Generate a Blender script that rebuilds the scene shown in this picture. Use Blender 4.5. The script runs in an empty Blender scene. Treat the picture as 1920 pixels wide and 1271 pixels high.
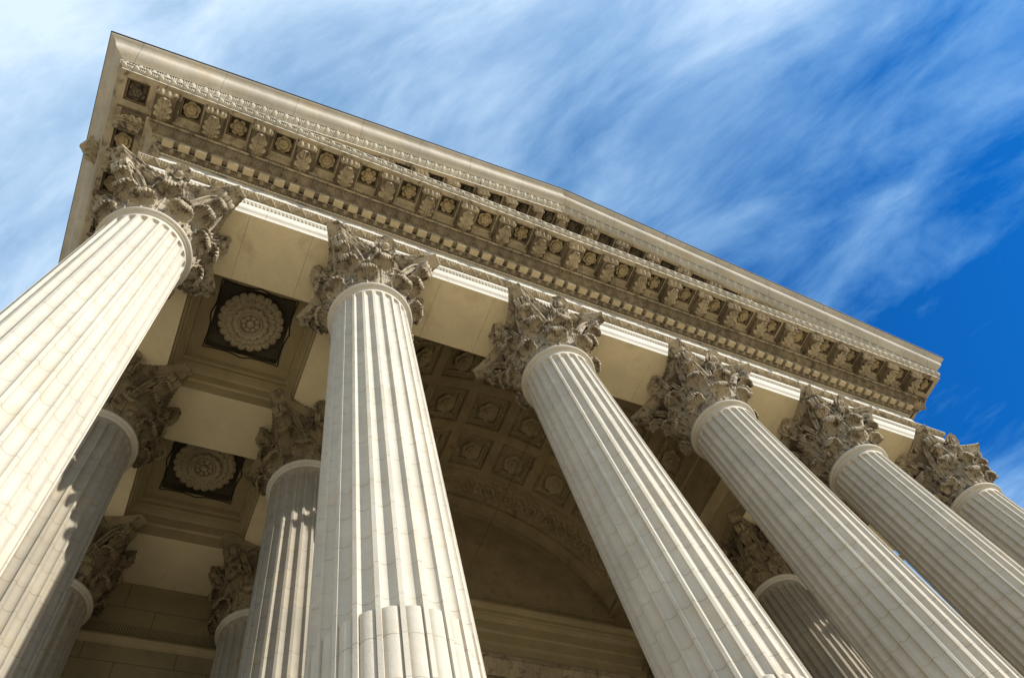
import bpy, math
import numpy as np
from mathutils import Matrix, Vector

# ------------------------------------------------------------------ basics
S = 3.2                      # one column spacing is 3.2 m; everything below is written in spacings
scene = bpy.context.scene
COL = scene.collection
rng = np.random.default_rng(7)

# ------------------------------------------------------------------ camera
CAM = (0.4919, -1.2215, -3.7408)
R0, R1, R2 = None, None, None
def _rod(a):
    a = np.array(a); th = np.linalg.norm(a); k = a/th
    K = np.array([[0, -k[2], k[1]], [k[2], 0, -k[0]], [-k[1], k[0], 0]])
    return np.eye(3)+np.sin(th)*K+(1-np.cos(th))*K@K
RC = _rod((0.36480, -0.27550, 0.35710))
cd = bpy.data.cameras.new("camera"); cam = bpy.data.objects.new("camera", cd); COL.objects.link(cam)
m = Matrix.Identity(4)
for i in range(3):
    m[i][0] = RC[0][i]; m[i][1] = -RC[1][i]; m[i][2] = -RC[2][i]; m[i][3] = CAM[i]*S
cam.matrix_world = m
cd.sensor_width = 36; cd.sensor_fit = 'HORIZONTAL'; cd.lens = 1397.95/1920*36
cd.clip_start = 0.05; cd.clip_end = 5000
scene.camera = cam

# ------------------------------------------------------------------ sun, sky, exposure
SUN_AZ, SUN_EL = math.radians(36), math.radians(34.0)      # azimuth measured from the facade's normal towards +x
tosun = Vector((math.sin(SUN_AZ)*math.cos(SUN_EL), -math.cos(SUN_AZ)*math.cos(SUN_EL), math.sin(SUN_EL)))
sd = bpy.data.lights.new("sun", 'SUN'); sun = bpy.data.objects.new("sun", sd); COL.objects.link(sun)
sd.energy = 4.5; sd.angle = math.radians(0.53); sd.color = (1.0, 0.968, 0.91)
sun.rotation_euler = tosun.to_track_quat('Z', 'Y').to_euler()
scene.view_settings.view_transform = 'Standard'; scene.view_settings.look = 'None'
scene.view_settings.exposure = 0.49; scene.view_settings.gamma = 1.0
scene.view_settings.use_curve_mapping = False

world = bpy.data.worlds.new("World"); scene.world = world; world.use_nodes = True
wt = world.node_tree; wt.nodes.clear()
def wn(t, **k):
    n = wt.nodes.new(t)
    for a, v in k.items(): setattr(n, a, v)
    return n
def wl(a, b): wt.links.new(a, b)
out = wn('ShaderNodeOutputWorld'); bg = wn('ShaderNodeBackground'); wl(bg.outputs[0], out.inputs[0])
bg.inputs[1].default_value = 0.065
sky = wn('ShaderNodeTexSky'); sky.sky_type = 'NISHITA'; sky.sun_disc = False
sky.sun_elevation = SUN_EL; sky.sun_rotation = math.atan2(tosun.x, tosun.y)
sky.air_density = 1.0; sky.dust_density = 0.3; sky.ozone_density = 2.5
hs = wn('ShaderNodeMix', data_type='RGBA', blend_type='MULTIPLY'); hs.inputs[0].default_value = 1.0      # deep polarised blue
wl(sky.outputs[0], hs.inputs[6])
geo = wn('ShaderNodeTexCoord'); sep = wn('ShaderNodeSeparateXYZ'); wl(geo.outputs['Generated'], sep.inputs[0])
def wmath(op, a, b=None, c=None, clamp=False):
    n = wn('ShaderNodeMath', operation=op, use_clamp=clamp)
    for i, v in enumerate((a, b, c)):
        if v is None: continue
        if isinstance(v, (int, float)): n.inputs[i].default_value = v
        else: wl(v, n.inputs[i])
    return n.outputs[0]
hz = wn('ShaderNodeMapRange', interpolation_type='SMOOTHSTEP'); wl(sep.outputs[2], hz.inputs[0]); hz.inputs[1].default_value = 0.12; hz.inputs[2].default_value = 0.5
tint = wn('ShaderNodeMix', data_type='RGBA'); wl(hz.outputs[0], tint.inputs[0])            # pale towards the horizon, deep blue overhead
tint.inputs[6].default_value = (1.0, 0.95, 0.88, 1); tint.inputs[7].default_value = (0.05, 0.76, 1.62, 1); wl(tint.outputs[2], hs.inputs[7])
zz = wmath('MAXIMUM', sep.outputs[2], 0.12)
px_ = wmath('DIVIDE', sep.outputs[0], zz); py_ = wmath('DIVIDE', sep.outputs[1], zz)
# u runs across the streaks of cirrus, w along them
CU, SU = math.cos(math.radians(33)), math.sin(math.radians(33))
u_ = wmath('ADD', wmath('MULTIPLY', px_, CU), wmath('MULTIPLY', py_, SU))
w_ = wmath('SUBTRACT', wmath('MULTIPLY', py_, CU), wmath('MULTIPLY', px_, SU))
def wnoise(su, sw, scale, detail, rough, dist, off):
    cb = wn('ShaderNodeCombineXYZ')
    wl(wmath('MULTIPLY', u_, su), cb.inputs[0]); wl(wmath('MULTIPLY', w_, sw), cb.inputs[1]); cb.inputs[2].default_value = off
    n = wn('ShaderNodeTexNoise'); n.inputs['Scale'].default_value = scale; n.inputs['Detail'].default_value = detail
    n.inputs['Roughness'].default_value = rough; n.inputs['Distortion'].default_value = dist
    wl(cb.outputs[0], n.inputs['Vector']); return n.outputs[0]
n1 = wnoise(1.0, 0.40, 7.0, 9, 0.60, 0.35, 3.1)
n2 = wnoise(1.0, 0.60, 2.4, 3, 0.5, 0.6, 31.2)
n3 = wnoise(1.0, 0.20, 17.0, 6, 0.6, 0.3, 5.7)
cr = wn('ShaderNodeValToRGB'); cr.color_ramp.interpolation = 'LINEAR'
um = wmath('MULTIPLY_ADD', u_, 0.5, 0.25); wl(um, cr.inputs[0])      # u -0.5 .. 1.5 -> 0 .. 1
els = cr.color_ramp.elements
for pos, v in ((0.0, .90), (0.14, .90), (0.19, .72), (0.25, .80), (0.31, .88), (0.37, .74), (0.42, .46), (0.455, .30), (0.50, .20), (0.55, .14), (0.59, .0), (0.66, 0.0), (0.80, .0), (0.86, .08), (0.92, .30), (1.0, .4)):
    if pos == 0.0: e = els[0]
    elif pos == 1.0: e = els[len(els)-1]
    else: e = els.new(pos)
    e.position = pos; e.color = (v, v, v, 1)
mix1 = wmath('ADD', wmath('MULTIPLY', n1, 0.80), wmath('ADD', wmath('MULTIPLY', n2, 0.60), wmath('MULTIPLY', n3, 0.09)))   # mean 0.79
dens = wmath('ADD', cr.outputs[0], wmath('MULTIPLY', wmath('SUBTRACT', mix1, 0.755), 1.9))
clr = wn('ShaderNodeMapRange', interpolation_type='SMOOTHSTEP'); wl(sep.outputs[2], clr.inputs[0])      # the cirrus thins out towards the horizon
clr.inputs[1].default_value = 0.30; clr.inputs[2].default_value = 0.52; clr.inputs[3].default_value = -0.9; clr.inputs[4].default_value = 0.0
n4 = wnoise(1.0, 0.30, 34.0, 5, 0.65, 0.2, 9.2)
dens = wmath('ADD', dens, wmath('MULTIPLY', wmath('SUBTRACT', n4, 0.5), 0.20))
dens = wmath('ADD', dens, clr.outputs[0])
mr = wn('ShaderNodeMapRange', interpolation_type='LINEAR'); wl(dens, mr.inputs[0])
mr.inputs[1].default_value = -0.12; mr.inputs[2].default_value = 1.12; mr.inputs[3].default_value = 0.0; mr.inputs[4].default_value = 0.96
mixc = wn('ShaderNodeMix', data_type='RGBA'); wl(mr.outputs[0], mixc.inputs[0])
wl(hs.outputs[2], mixc.inputs[6]); veil = wn('ShaderNodeMix', data_type='RGBA'); wl(mr.outputs[0], veil.inputs[0])             # thin veil is bluer than thick cloud
veil.inputs[6].default_value = (2.6, 7.6, 12.6, 1); veil.inputs[7].default_value = (9.0, 10.8, 12.8, 1); wl(veil.outputs[2], mixc.inputs[7])
wl(mixc.outputs[2], bg.inputs[0])

# ------------------------------------------------------------------ materials
def stone(name, base, var=0.12, soot=None, soot_amt=0.0, soot_scale=3.0, bump=0.25, grain=60.0, rough=0.85,
          joints=None, warm=None, streak=False, soot_edge=0.12):
    mt = bpy.data.materials.new(name); mt.use_nodes = True
    nt = mt.node_tree; b = nt.nodes['Principled BSDF']; b.inputs['Roughness'].default_value = rough
    b.inputs['Specular IOR Level'].default_value = 0.25
    L = nt.links.new
    def N(t, **k):
        n = nt.nodes.new(t)
        for a, v in k.items(): setattr(n, a, v)
        return n
    def M(op, a, c=None, d=None, clamp=False):
        n = N('ShaderNodeMath', operation=op, use_clamp=clamp)
        for i, v in enumerate((a, c, d)):
            if v is None: continue
            if isinstance(v, (int, float)): n.inputs[i].default_value = v
            else: L(v, n.inputs[i])
        return n.outputs[0]
    g = N('ShaderNodeNewGeometry'); pos = g.outputs['Position']
    def noise(scale, detail=6, rgh=0.6, dist=0.0, vec=None, sc=(1, 1, 1)):
        mp = N('ShaderNodeMapping'); mp.inputs['Scale'].default_value = sc; L(vec or pos, mp.inputs[0])
        n = N('ShaderNodeTexNoise'); n.inputs['Scale'].default_value = scale; n.inputs['Detail'].default_value = detail
        n.inputs['Roughness'].default_value = rgh; n.inputs['Distortion'].default_value = dist; L(mp.outputs[0], n.inputs[0]); return n.outputs[0]
    def mixcol(f, a, c):
        n = N('ShaderNodeMix', data_type='RGBA')
        if isinstance(f, (int, float)): n.inputs[0].default_value = f
        else: L(f, n.inputs[0])
        for i, v in ((6, a), (7, c)):
            if isinstance(v, tuple): n.inputs[i].default_value = (*v, 1)
            else: L(v, n.inputs[i])
        return n.outputs[2]
    def ramp(v, lo, hi, a=0.0, c=1.0):
        n = N('ShaderNodeMapRange', interpolation_type='SMOOTHSTEP'); L(v, n.inputs[0])
        n.inputs[1].default_value = lo; n.inputs[2].default_value = hi; n.inputs[3].default_value = a; n.inputs[4].default_value = c
        return n.outputs[0]
    dark = tuple(c*(1-var*1.8) for c in base); light = tuple(min(1, c*(1+var*0.7)) for c in base)
    col = mixcol(ramp(noise(1.3, 8, 0.65, 0.4), 0.3, 0.7), dark, light)
    col = mixcol(ramp(noise(11, 5, 0.6), 0.45, 0.75, 0, 0.35), col, tuple(c*0.8 for c in base))
    if warm: col = mixcol(ramp(noise(2.6, 5, 0.55, 0.6), 0.5, 0.74, 0, 0.6), col, warm)
    height = noise(grain, 4, 0.6)
    if streak:
        col = mixcol(ramp(noise(3.0, 6, 0.6, 0.2, sc=(1, 1, 0.12)), 0.52, 0.75, 0, 0.45), col, tuple(c*0.66 for c in base))
    if soot:
        s = ramp(noise(soot_scale, 7, 0.62, 0.5), 0.62-soot_amt*0.35, 0.62-soot_amt*0.35+soot_edge, 0, 0.92)
        col = mixcol(s, col, soot)
    if joints:                                   # thin mortar lines; heights wander a little from block to block
        kind, pitch, wdt = joints
        tc = N('ShaderNodeTexCoord'); sp = N('ShaderNodeSeparateXYZ'); L(tc.outputs['Object'], sp.inputs[0])
        oi = N('ShaderNodeObjectInfo')
        if kind == 'shaft':
            ang = M('ARCTAN2', sp.outputs[0], sp.outputs[1])
            sec = M('FLOOR', M('MULTIPLY', ang, 24/(2*math.pi)*1.0))
            wnz = N('ShaderNodeTexWhiteNoise', noise_dimensions='2D'); cbn = N('ShaderNodeCombineXYZ')
            L(sec, cbn.inputs[0]); L(M('MULTIPLY', oi.outputs['Random'], 91.7), cbn.inputs[1]); L(cbn.outputs[0], wnz.inputs[0])
            zj = M('ADD', M('DIVIDE', sp.outputs[2], pitch), M('MULTIPLY', oi.outputs['Random'], 3.0))
            zj = M('ADD', zj, M('MULTIPLY', wnz.outputs[0], 0.012))
            row = M('FLOOR', zj)
            fr = M('ABSOLUTE', M('SUBTRACT', M('FRACT', zj), 0.5))
            line = ramp(fr, 0.5-wdt/pitch, 0.5-wdt/pitch*0.35)
            # each course has its own tint
            wr = N('ShaderNodeTexWhiteNoise', noise_dimensions='2D'); cb2 = N('ShaderNodeCombineXYZ')
            L(row, cb2.inputs[0]); L(M('FLOOR', M('MULTIPLY', ang, 24/(2*math.pi)/12)), cb2.inputs[1]); L(cb2.outputs[0], wr.inputs[0])
            col = mixcol(M('MULTIPLY', wr.outputs[0], 0.13), col, tuple(c*0.72 for c in base))
            gap = ramp(noise(5.0, 3, 0.5), 0.36, 0.55, 0.25, 1.0)
            line = M('MULTIPLY', line, gap)
            near = M('MULTIPLY', ramp(fr, 0.30, 0.5, 0, 0.20), ramp(noise(4.0, 4, 0.6), 0.4, 0.65))
            col = mixcol(near, col, (base[0]*0.86, base[1]*0.70, base[2]*0.48))
        elif kind == 'cross':                    # upright joints between the blocks of a long moulding
            xj = M('DIVIDE', M('ADD', sp.outputs[0], M('MULTIPLY', noise(0.35, 1, 0.5), 0.5)), pitch)
            frx = M('ABSOLUTE', M('SUBTRACT', M('FRACT', xj), 0.5)); line = ramp(frx, 0.5-wdt/pitch, 0.5-wdt/pitch*0.3)
            wr = N('ShaderNodeTexWhiteNoise', noise_dimensions='1D'); L(M('FLOOR', xj), wr.inputs['W'])
            col = mixcol(M('MULTIPLY', wr.outputs[0], 0.22), col, tuple(c*0.74 for c in base))
        else:                                    # ashlar wall joints in x and z
            zj = M('DIVIDE', sp.outputs[2], pitch); row = M('FLOOR', zj)
            frz = M('ABSOLUTE', M('SUBTRACT', M('FRACT', zj), 0.5))
            xj = M('ADD', M('DIVIDE', M('ADD', sp.outputs[0], sp.outputs[1]), pitch*2.4), M('MULTIPLY', row, 0.37))
            frx = M('ABSOLUTE', M('SUBTRACT', M('FRACT', xj), 0.5))
            line = M('MAXIMUM', ramp(frz, 0.5-wdt/pitch, 0.5-wdt/pitch*0.3), ramp(frx, 0.5-wdt/(pitch*2.4), 0.5-wdt/(pitch*2.4)*0.3))
        col = mixcol(M('MULTIPLY', line, 0.50 if kind == 'shaft' else 0.7), col, tuple(c*0.30 for c in base))
        height = M('SUBTRACT', height, M('MULTIPLY', line, 1.2))
    height = M('ADD', height, M('MULTIPLY', noise(9.0, 5, 0.6), 1.2))
    L(col, b.inputs['Base Color'])
    bp = N('ShaderNodeBump'); bp.inputs['Strength'].default_value = bump; bp.inputs['Distance'].default_value = 0.012
    L(height, bp.inputs['Height']); L(bp.outputs[0], b.inputs['Normal'])
    return mt

SOOT = (0.075, 0.056, 0.036)
M_SHAFT = stone('column limestone', (0.57, 0.52, 0.425), var=0.07, joints=('shaft', 0.112*S, 0.0020*S), warm=(0.52, 0.435, 0.32), bump=0.22, streak=True, soot=(0.36, 0.33, 0.28), soot_amt=0.03, soot_scale=2.0, soot_edge=0.3)
M_SHAFTIN = stone('inner column limestone', (0.37, 0.325, 0.25), var=0.1, joints=('shaft', 0.112*S, 0.0026*S), warm=(0.38, 0.29, 0.17), bump=0.2, streak=True)  # darker twin of the shaft stone; the porch's shade is in its colour
M_RING = stone('ring limestone', (0.55, 0.505, 0.42), var=0.08, bump=0.18, warm=(0.52, 0.42, 0.28))
M_CAP = stone('carved limestone', (0.42, 0.35, 0.245), var=0.14, soot=SOOT, soot_amt=0.47, soot_scale=8.0, bump=0.5, grain=40, soot_edge=0.2)
M_CAPIN = stone('carved limestone, sooty', (0.27, 0.21, 0.12), var=0.2, soot=SOOT, soot_amt=0.40, soot_scale=6.0, bump=0.5, grain=40, soot_edge=0.2)  # soot patches over a base darkened to carry the porch's shade
M_PLAIN = stone('dressed limestone', (0.60, 0.555, 0.465), var=0.06, bump=0.15, joints=('cross', 0.5*S, 0.0016*S))
M_SOFF = stone('soffit limestone', (0.70, 0.585, 0.375), var=0.06, soot=(0.40, 0.31, 0.18), soot_amt=0.25, soot_scale=1.3, soot_edge=0.3, bump=0.12)
M_CARV = stone('weathered carved limestone', (0.42, 0.34, 0.22), var=0.16, soot=(0.10, 0.075, 0.045), soot_amt=0.32, soot_scale=5.5, bump=0.45, grain=45, soot_edge=0.2)
M_DENT = stone('dentil limestone', (0.44, 0.35, 0.21), var=0.1, bump=0.2)
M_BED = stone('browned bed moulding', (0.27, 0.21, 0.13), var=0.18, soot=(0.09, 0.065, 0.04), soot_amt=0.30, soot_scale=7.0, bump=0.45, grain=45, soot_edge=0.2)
M_BELL = stone('shade painted bell stone', (0.19, 0.15, 0.10), var=0.25, soot=(0.07, 0.052, 0.033), soot_amt=0.4, soot_scale=8, bump=0.6, soot_edge=0.2)  # shade between the leaves is put into the bell's dark colour
M_COFF = stone('shade painted brown stone', (0.20, 0.15, 0.09), var=0.25, soot=(0.08, 0.06, 0.035), soot_amt=0.35, soot_scale=6, bump=0.4, soot_edge=0.2)  # dark base paints the shade inside coffers and on bracket bodies
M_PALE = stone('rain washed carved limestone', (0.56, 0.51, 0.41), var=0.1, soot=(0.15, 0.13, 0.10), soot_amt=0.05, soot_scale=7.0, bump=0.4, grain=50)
M_SIMA = stone('rain washed limestone', (0.55, 0.495, 0.40), var=0.12, warm=(0.50, 0.385, 0.25), bump=0.3, streak=True, soot=(0.33, 0.275, 0.20), soot_amt=0.12, soot_scale=2.4, soot_edge=0.25, joints=('cross', 0.43*S, 0.0022*S))
M_DARK = stone('crusted and shade painted limestone', (0.13, 0.10, 0.065), var=0.3, soot=(0.05, 0.04, 0.028), soot_amt=0.5, soot_scale=6, bump=0.5, soot_edge=0.2)  # crust on the corner rosette; painted shade in dentil gaps and raking coffers
M_ROS = stone('ochre carved limestone', (0.40, 0.31, 0.17), var=0.2, soot=(0.12, 0.085, 0.045), soot_amt=0.25, soot_scale=8, bump=0.4, soot_edge=0.2)
M_INT = stone('inner limestone', (0.42, 0.335, 0.19), var=0.08, bump=0.12, warm=(0.40, 0.29, 0.14))
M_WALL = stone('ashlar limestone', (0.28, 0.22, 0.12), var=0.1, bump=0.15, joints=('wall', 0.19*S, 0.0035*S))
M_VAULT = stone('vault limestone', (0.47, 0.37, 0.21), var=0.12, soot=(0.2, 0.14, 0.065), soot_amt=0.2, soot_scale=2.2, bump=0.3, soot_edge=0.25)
M_VROS = stone('vault flower stone', (0.52, 0.42, 0.25), var=0.12, bump=0.3)
M_RECESS = stone('dark coffer stone', (0.10, 0.08, 0.05), var=0.2, bump=0.2)  # recess stone, much darker than the ceiling panel round it
M_CROS = stone('ceiling rosette stone', (0.47, 0.385, 0.25), var=0.12, bump=0.4, grain=50)
M_LEAD = stone('lead flashing', (0.045, 0.042, 0.04), var=0.2, rough=0.55, bump=0.1)
M_ROOF = stone('zinc roof', (0.2, 0.2, 0.2), var=0.1, rough=0.6)
M_FLOOR = stone('portico paving', (0.30, 0.25, 0.175), var=0.1)
M_ASPHALT = stone('far ground', (0.30, 0.25, 0.175), var=0.1)
M_GROUND = stone('pale paving', (0.64, 0.53, 0.36), var=0.08, joints=('wall', 0.25*S, 0.003*S))
M_CORD = stone('black cord', (0.02, 0.018, 0.015), var=0.1, rough=0.7)

# ------------------------------------------------------------------ mesh builder
class MB:
    def __init__(s): s.v = []; s.f = []; s.n = 0
    def add(s, V, F):
        V = np.asarray(V, float).reshape(-1, 3); s.v.append(V)
        s.f += [tuple(i+s.n for i in f) for f in F]; s.n += len(V)
    def grid(s, G, close=False, flip=False):
        """G (nu,nv,3) -> quads"""
        nu, nv = G.shape[:2]
        I = np.arange(nu*nv).reshape(nu, nv)
        if close: I = np.vstack([I, I[:1]])
        a, b, c, d = I[:-1, :-1].ravel(), I[1:, :-1].ravel(), I[1:, 1:].ravel(), I[:-1, 1:].ravel()
        Q = np.c_[d, c, b, a] if flip else np.c_[a, b, c, d]
        s.v.append(G.reshape(-1, 3)); s.f += [tuple(q) for q in (Q+s.n).tolist()]; s.n += nu*nv
    def quad(s, a, b, c, d): s.add([a, b, c, d], [(0, 1, 2, 3)])
    def box(s, x0, x1, y0, y1, z0, z1):
        V = [(x, y, z) for x in (x0, x1) for y in (y0, y1) for z in (z0, z1)]
        s.add(V, [(0, 1, 3, 2), (4, 6, 7, 5), (0, 4, 5, 1), (2, 3, 7, 6), (0, 2, 6, 4), (1, 5, 7, 3)])
    def mesh(s, name, smooth=True, angle=38, mat=None, recalc=True):
        V = np.vstack(s.v)*S
        me = bpy.data.meshes.new(name); me.from_pydata(V.tolist(), [], s.f); me.update()
        if recalc:
            import bmesh
            bm = bmesh.new(); bm.from_mesh(me); bmesh.ops.recalc_face_normals(bm, faces=bm.faces); bm.to_mesh(me); bm.free()
        if smooth:
            me.polygons.foreach_set('use_smooth', [True]*len(me.polygons))
            me.set_sharp_from_angle(angle=math.radians(angle))
        if mat: me.materials.append(mat)
        return me

def link(name, data, parent=None, loc=(0, 0, 0), rot=(0, 0, 0)):
    o = bpy.data.objects.new(name, data); COL.objects.link(o)
    o.location = [c*S for c in loc]; o.rotation_euler = rot
    if parent: o.parent = parent
    return o
def part(name, mb, mat, parent, loc=(0, 0, 0), rot=(0, 0, 0), **k):
    return link(name, mb.mesh(name, mat=mat, **k), parent, loc, rot)
def thing(name, label, cat, loc=(0, 0, 0), group=None):
    o = link(name, None, None, loc); o['label'] = label; o['category'] = cat; o['kind'] = 'thing'
    if group: o['group'] = group
    return o
def structure(name, mb, mat, **k):
    o = part(name, mb, mat, None, **k); o['kind'] = 'structure'; return o

def crom(P, n):
    """Catmull-Rom through control points, n samples evenly in parameter"""
    P = np.asarray(P, float); Q = np.vstack([2*P[0]-P[1], P, 2*P[-1]-P[-2]])
    t = np.linspace(0, len(P)-1-1e-9, n); i = t.astype(int); f = (t-i)[:, None]
    a, b, c, d = Q[i], Q[i+1], Q[i+2], Q[i+3]
    return 0.5*((2*b)+(-a+c)*f+(2*a-5*b+4*c-d)*f**2+(-a+3*b-3*c+d)*f**3)
def resample(P, n):
    d = np.r_[0, np.cumsum(np.linalg.norm(np.diff(P, axis=0), axis=1))]
    t = np.linspace(0, d[-1], n); return np.stack([np.interp(t, d, P[:, k]) for k in range(P.shape[1])], 1)
def lathe(mb, prof, n=72):
    P = np.asarray(prof, float); th = np.linspace(0, 2*np.pi, n, endpoint=False)
    G = np.stack([np.outer(np.cos(th), P[:, 0]), np.outer(np.sin(th), P[:, 0]), np.tile(P[:, 1], (n, 1))], 2)
    mb.grid(G, close=True)
def shell(mb, G, th):
    """sheet G (nu,nv,3) given thickness th (towards -normal)"""
    du = np.gradient(G, axis=0); dv = np.gradient(G, axis=1); n = np.cross(du, dv)
    n /= np.linalg.norm(n, axis=2, keepdims=True)+1e-12
    B = G-n*th; nu, nv = G.shape[:2]
    mb.grid(G); mb.grid(B, flip=True)
    for A, C in ((G[0], B[0]), (G[-1], B[-1]), (G[:, 0], B[:, 0]), (G[:, -1], B[:, -1])): mb.grid(np.stack([A, C], 0))
def sweep(mb, P, side, w, th, groove=0.0):
    """ribbon along P (n,3): width w along 'side', thickness th"""
    P = np.asarray(P, float); n = len(P); side = np.broadcast_to(np.asarray(side, float), P.shape)
    t = np.gradient(P, axis=0); t /= np.linalg.norm(t, axis=1, keepdims=True)+1e-12
    up = np.cross(t, side); up /= np.linalg.norm(up, axis=1, keepdims=True)+1e-12
    w = np.broadcast_to(np.asarray(w, float), (n,))[:, None]; th = np.broadcast_to(np.asarray(th, float), (n,))[:, None]
    sec = [(-.5, -.5), (-.5, .5), (-.28, .62), (0, .5-groove), (.28, .62), (.5, .5), (.5, -.5), (.28, -.62), (0, -.5+groove), (-.28, -.62)]
    G = np.stack([P+side*w*a+up*th*b for a, b in sec], 1)
    mb.grid(np.concatenate([G, G[:, :1]], 1))
    k = len(sec); mb.add(np.vstack([G[0], G[-1]]), [tuple(range(k)), tuple(range(2*k-1, k-1, -1))])
def tube(mb, P, r, n=6):
    P = np.asarray(P, float); t = np.gradient(P, axis=0); t /= np.linalg.norm(t, axis=1, keepdims=True)+1e-12
    a = np.where(np.abs(t[:, 2:3]) > 0.8, [[1., 0, 0]], [[0., 0, 1]]); s1 = np.cross(t, a); s1 /= np.linalg.norm(s1, axis=1, keepdims=True); s2 = np.cross(t, s1)
    th = np.linspace(0, 2*np.pi, n, endpoint=False)
    G = P[:, None]+r*(np.cos(th)[None, :, None]*s1[:, None]+np.sin(th)[None, :, None]*s2[:, None])
    mb.grid(np.concatenate([G, G[:, :1]], 1))

def leaf(mb, path, hw, nu=73, nv=44, flare=0.30, rib=0.0028, th=0.007, seed=0, ridge=0.007, scal=0.035, lobe=0.18, ribs=4.5):
    """acanthus leaf: path = (rho,z) control points facing -y; hw = half width; the tip curls over into a cup with a scalloped rim"""
    D = resample(crom(path, 200), 200); D = np.vstack([D, D[-1:]+(D[-1:]-D[-2:-1])*np.arange(1, 25)[:, None]])
    sd_ = np.arange(len(D))/199.0
    T_ = np.gradient(D, axis=0); T_ /= np.linalg.norm(T_, axis=1, keepdims=True); N_ = np.c_[T_[:, 1], -T_[:, 0]]
    u = np.linspace(-1, 1, nu); v = np.linspace(0, 1, nv); U, V = np.meshgrid(u, v, indexing='ij'); A = np.abs(U)
    r_ = np.random.default_rng(seed)
    sc = np.abs(np.cos(np.pi*ribs*U))**.6
    se = V*(1-0.30*A**2.4*V**2)+scal*(sc-.5)*V**7
    w = np.interp(V, [0, .15, .35, .55, .72, .85, 1], [.62, .74, .92, .98, 1.0, .97, .88])*hw
    w = w*(1-lobe*(1-np.abs(np.sin(np.pi*(4.2*V+.1)))**.55)*A*(V < .93)); w = w*(1+.05*(np.abs(np.sin(np.pi*11*V))-.5)*A)
    P = np.stack([np.interp(se, sd_, D[:, k]) for k in (0, 1)], -1); N2 = np.stack([np.interp(se, sd_, N_[:, k]) for k in (0, 1)], -1)
    d = ridge*np.exp(-(U/.10)**2)*(1-.6*V)+flare*hw*A**2.2*np.clip((V-.05)*2.5, 0, 1)
    d += rib*np.cos(2*np.pi*ribs*U)*(.30+.70*np.clip((V-.45)/.4, 0, 1))*np.clip(V*3, 0, 1)+rib*1.1*np.cos(2*np.pi*(4.2*V-.9*A))*A*np.clip((.85-V)*4, 0, 1)
    d += rib*.35*np.sin(9*U+seed)*np.sin(7*V+2*seed)
    rho = P[..., 0]+N2[..., 0]*d; z = P[..., 1]+N2[..., 1]*d
    lat = U*w; ang = lat/np.maximum(rho, 0.05)*0.55
    shell(mb, np.stack([lat*0.45+rho*np.sin(ang), -(rho*np.cos(ang)), z], 2), th)

def flower(mb, layers, centre, drop=0.0, seed=0, notch=0.22):
    """rosette hanging towards -z from z=0; layers: (radius, petals, base depth, rim depth, twist)"""
    r_ = np.random.default_rng(seed)
    for (R, k, hb, he, tw) in layers:
        nt = k*8; th = np.linspace(0, 2*np.pi, nt, endpoint=False); rr = np.linspace(0, 1, 9)
        pet = np.abs(np.cos((th+tw)*k/2))
        edge = R*(1-notch+notch*pet**.6)*(1+r_.normal(0, .012, nt))
        rad = np.outer(edge, rr)
        h = hb+(he-hb)*rr[None]**1.3+R*0.09*np.sin(np.pi*rr)[None]*(pet[:, None]-.5)-R*0.06*np.exp(-((pet[:, None]-1)/.06)**2)*rr[None]
        G = np.stack([rad*np.cos(th)[:, None], rad*np.sin(th)[:, None], -h], 2)
        back = G[:, -1:].copy(); back[..., :2] *= .93; back[..., 2] = np.minimum(-(he-R*.10), 0)
        base = back.copy(); base[..., :2] *= .8; base[..., 2] = 0.0
        mb.grid(np.concatenate([G, back, base], 1), close=True)
    R, h = centre
    a = np.linspace(0, np.pi/2, 6); prof = [(R*np.cos(q), -(h+R*.7*np.sin(q))) for q in a]; lathe(mb, [(R, 0)]+prof+[(1e-4, -(h+R*.7))], 20)

# ------------------------------------------------------------------ columns
XS = [0.0, 1.0, 2.0, 3.0417, 4.0417, 5.0417]
XR = XS[5]; XC = XR/2
ROW2, ROW3 = 0.9797, 1.941
B, B2, BX = 0.1809, 0.1646, 0.1728
ZB = -3.93                                       # stylobate
def rshaft(z): return 0.1735+0.0093*(-0.45-z)

def shaft_mesh():
    mb = MB(); k = 24; per = 2*np.pi/k
    fl = 0.39                                    # half angle share of the flute in its period
    a = np.r_[np.linspace(-.5, -fl, 3)[:-1], fl*np.sin(np.linspace(-np.pi/2, np.pi/2, 13)), np.linspace(fl, .5, 3)[1:-1]]
    ww = rshaft(-.5)*per*fl; D = ww*0.80; zt = -0.515; zi = -2.512
    z = np.r_[-0.474, zt+ww*1.06, zt+ww*np.sin(np.linspace(np.pi/2, 0, 9)), np.linspace(zt-.03, zi+.012, 16), zi+.0115, zi+.004, zi, zi-.003, np.linspace(zi-.03, -3.74, 8), -3.78]
    aa = (np.arange(k)[:, None]+a[None]).ravel()*per; al = np.tile(a, k)
    q = np.clip(al/fl, -1, 1)
    G = np.zeros((len(aa), len(z), 3))
    for j, zj in enumerate(z):
        r = rshaft(zj); b = np.clip((zj-zt)/ww, 0, 5)
        conc = D*np.sqrt(np.clip(1-q**2-b**2, 0, 1))
        edge = np.abs(q) < .999
        conv = np.where(edge, D*(0.10+0.50*np.abs(q)**2.8), 0)
        if zj < -3.75: dep = conc*0
        elif zj <= zi: dep = conv
        elif zj <= zi+.0116: dep = conv+(conc-conv)*(zj-zi)/.0116*np.where(np.abs(q) < .95, 1, 1)
        else: dep = conc
        G[:, j] = np.c_[(r-dep)*np.cos(aa), (r-dep)*np.sin(aa), np.full(len(aa), zj)]
    mb.grid(G, close=True)
    return mb.mesh('shaft', mat=M_SHAFT, angle=30)
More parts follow.
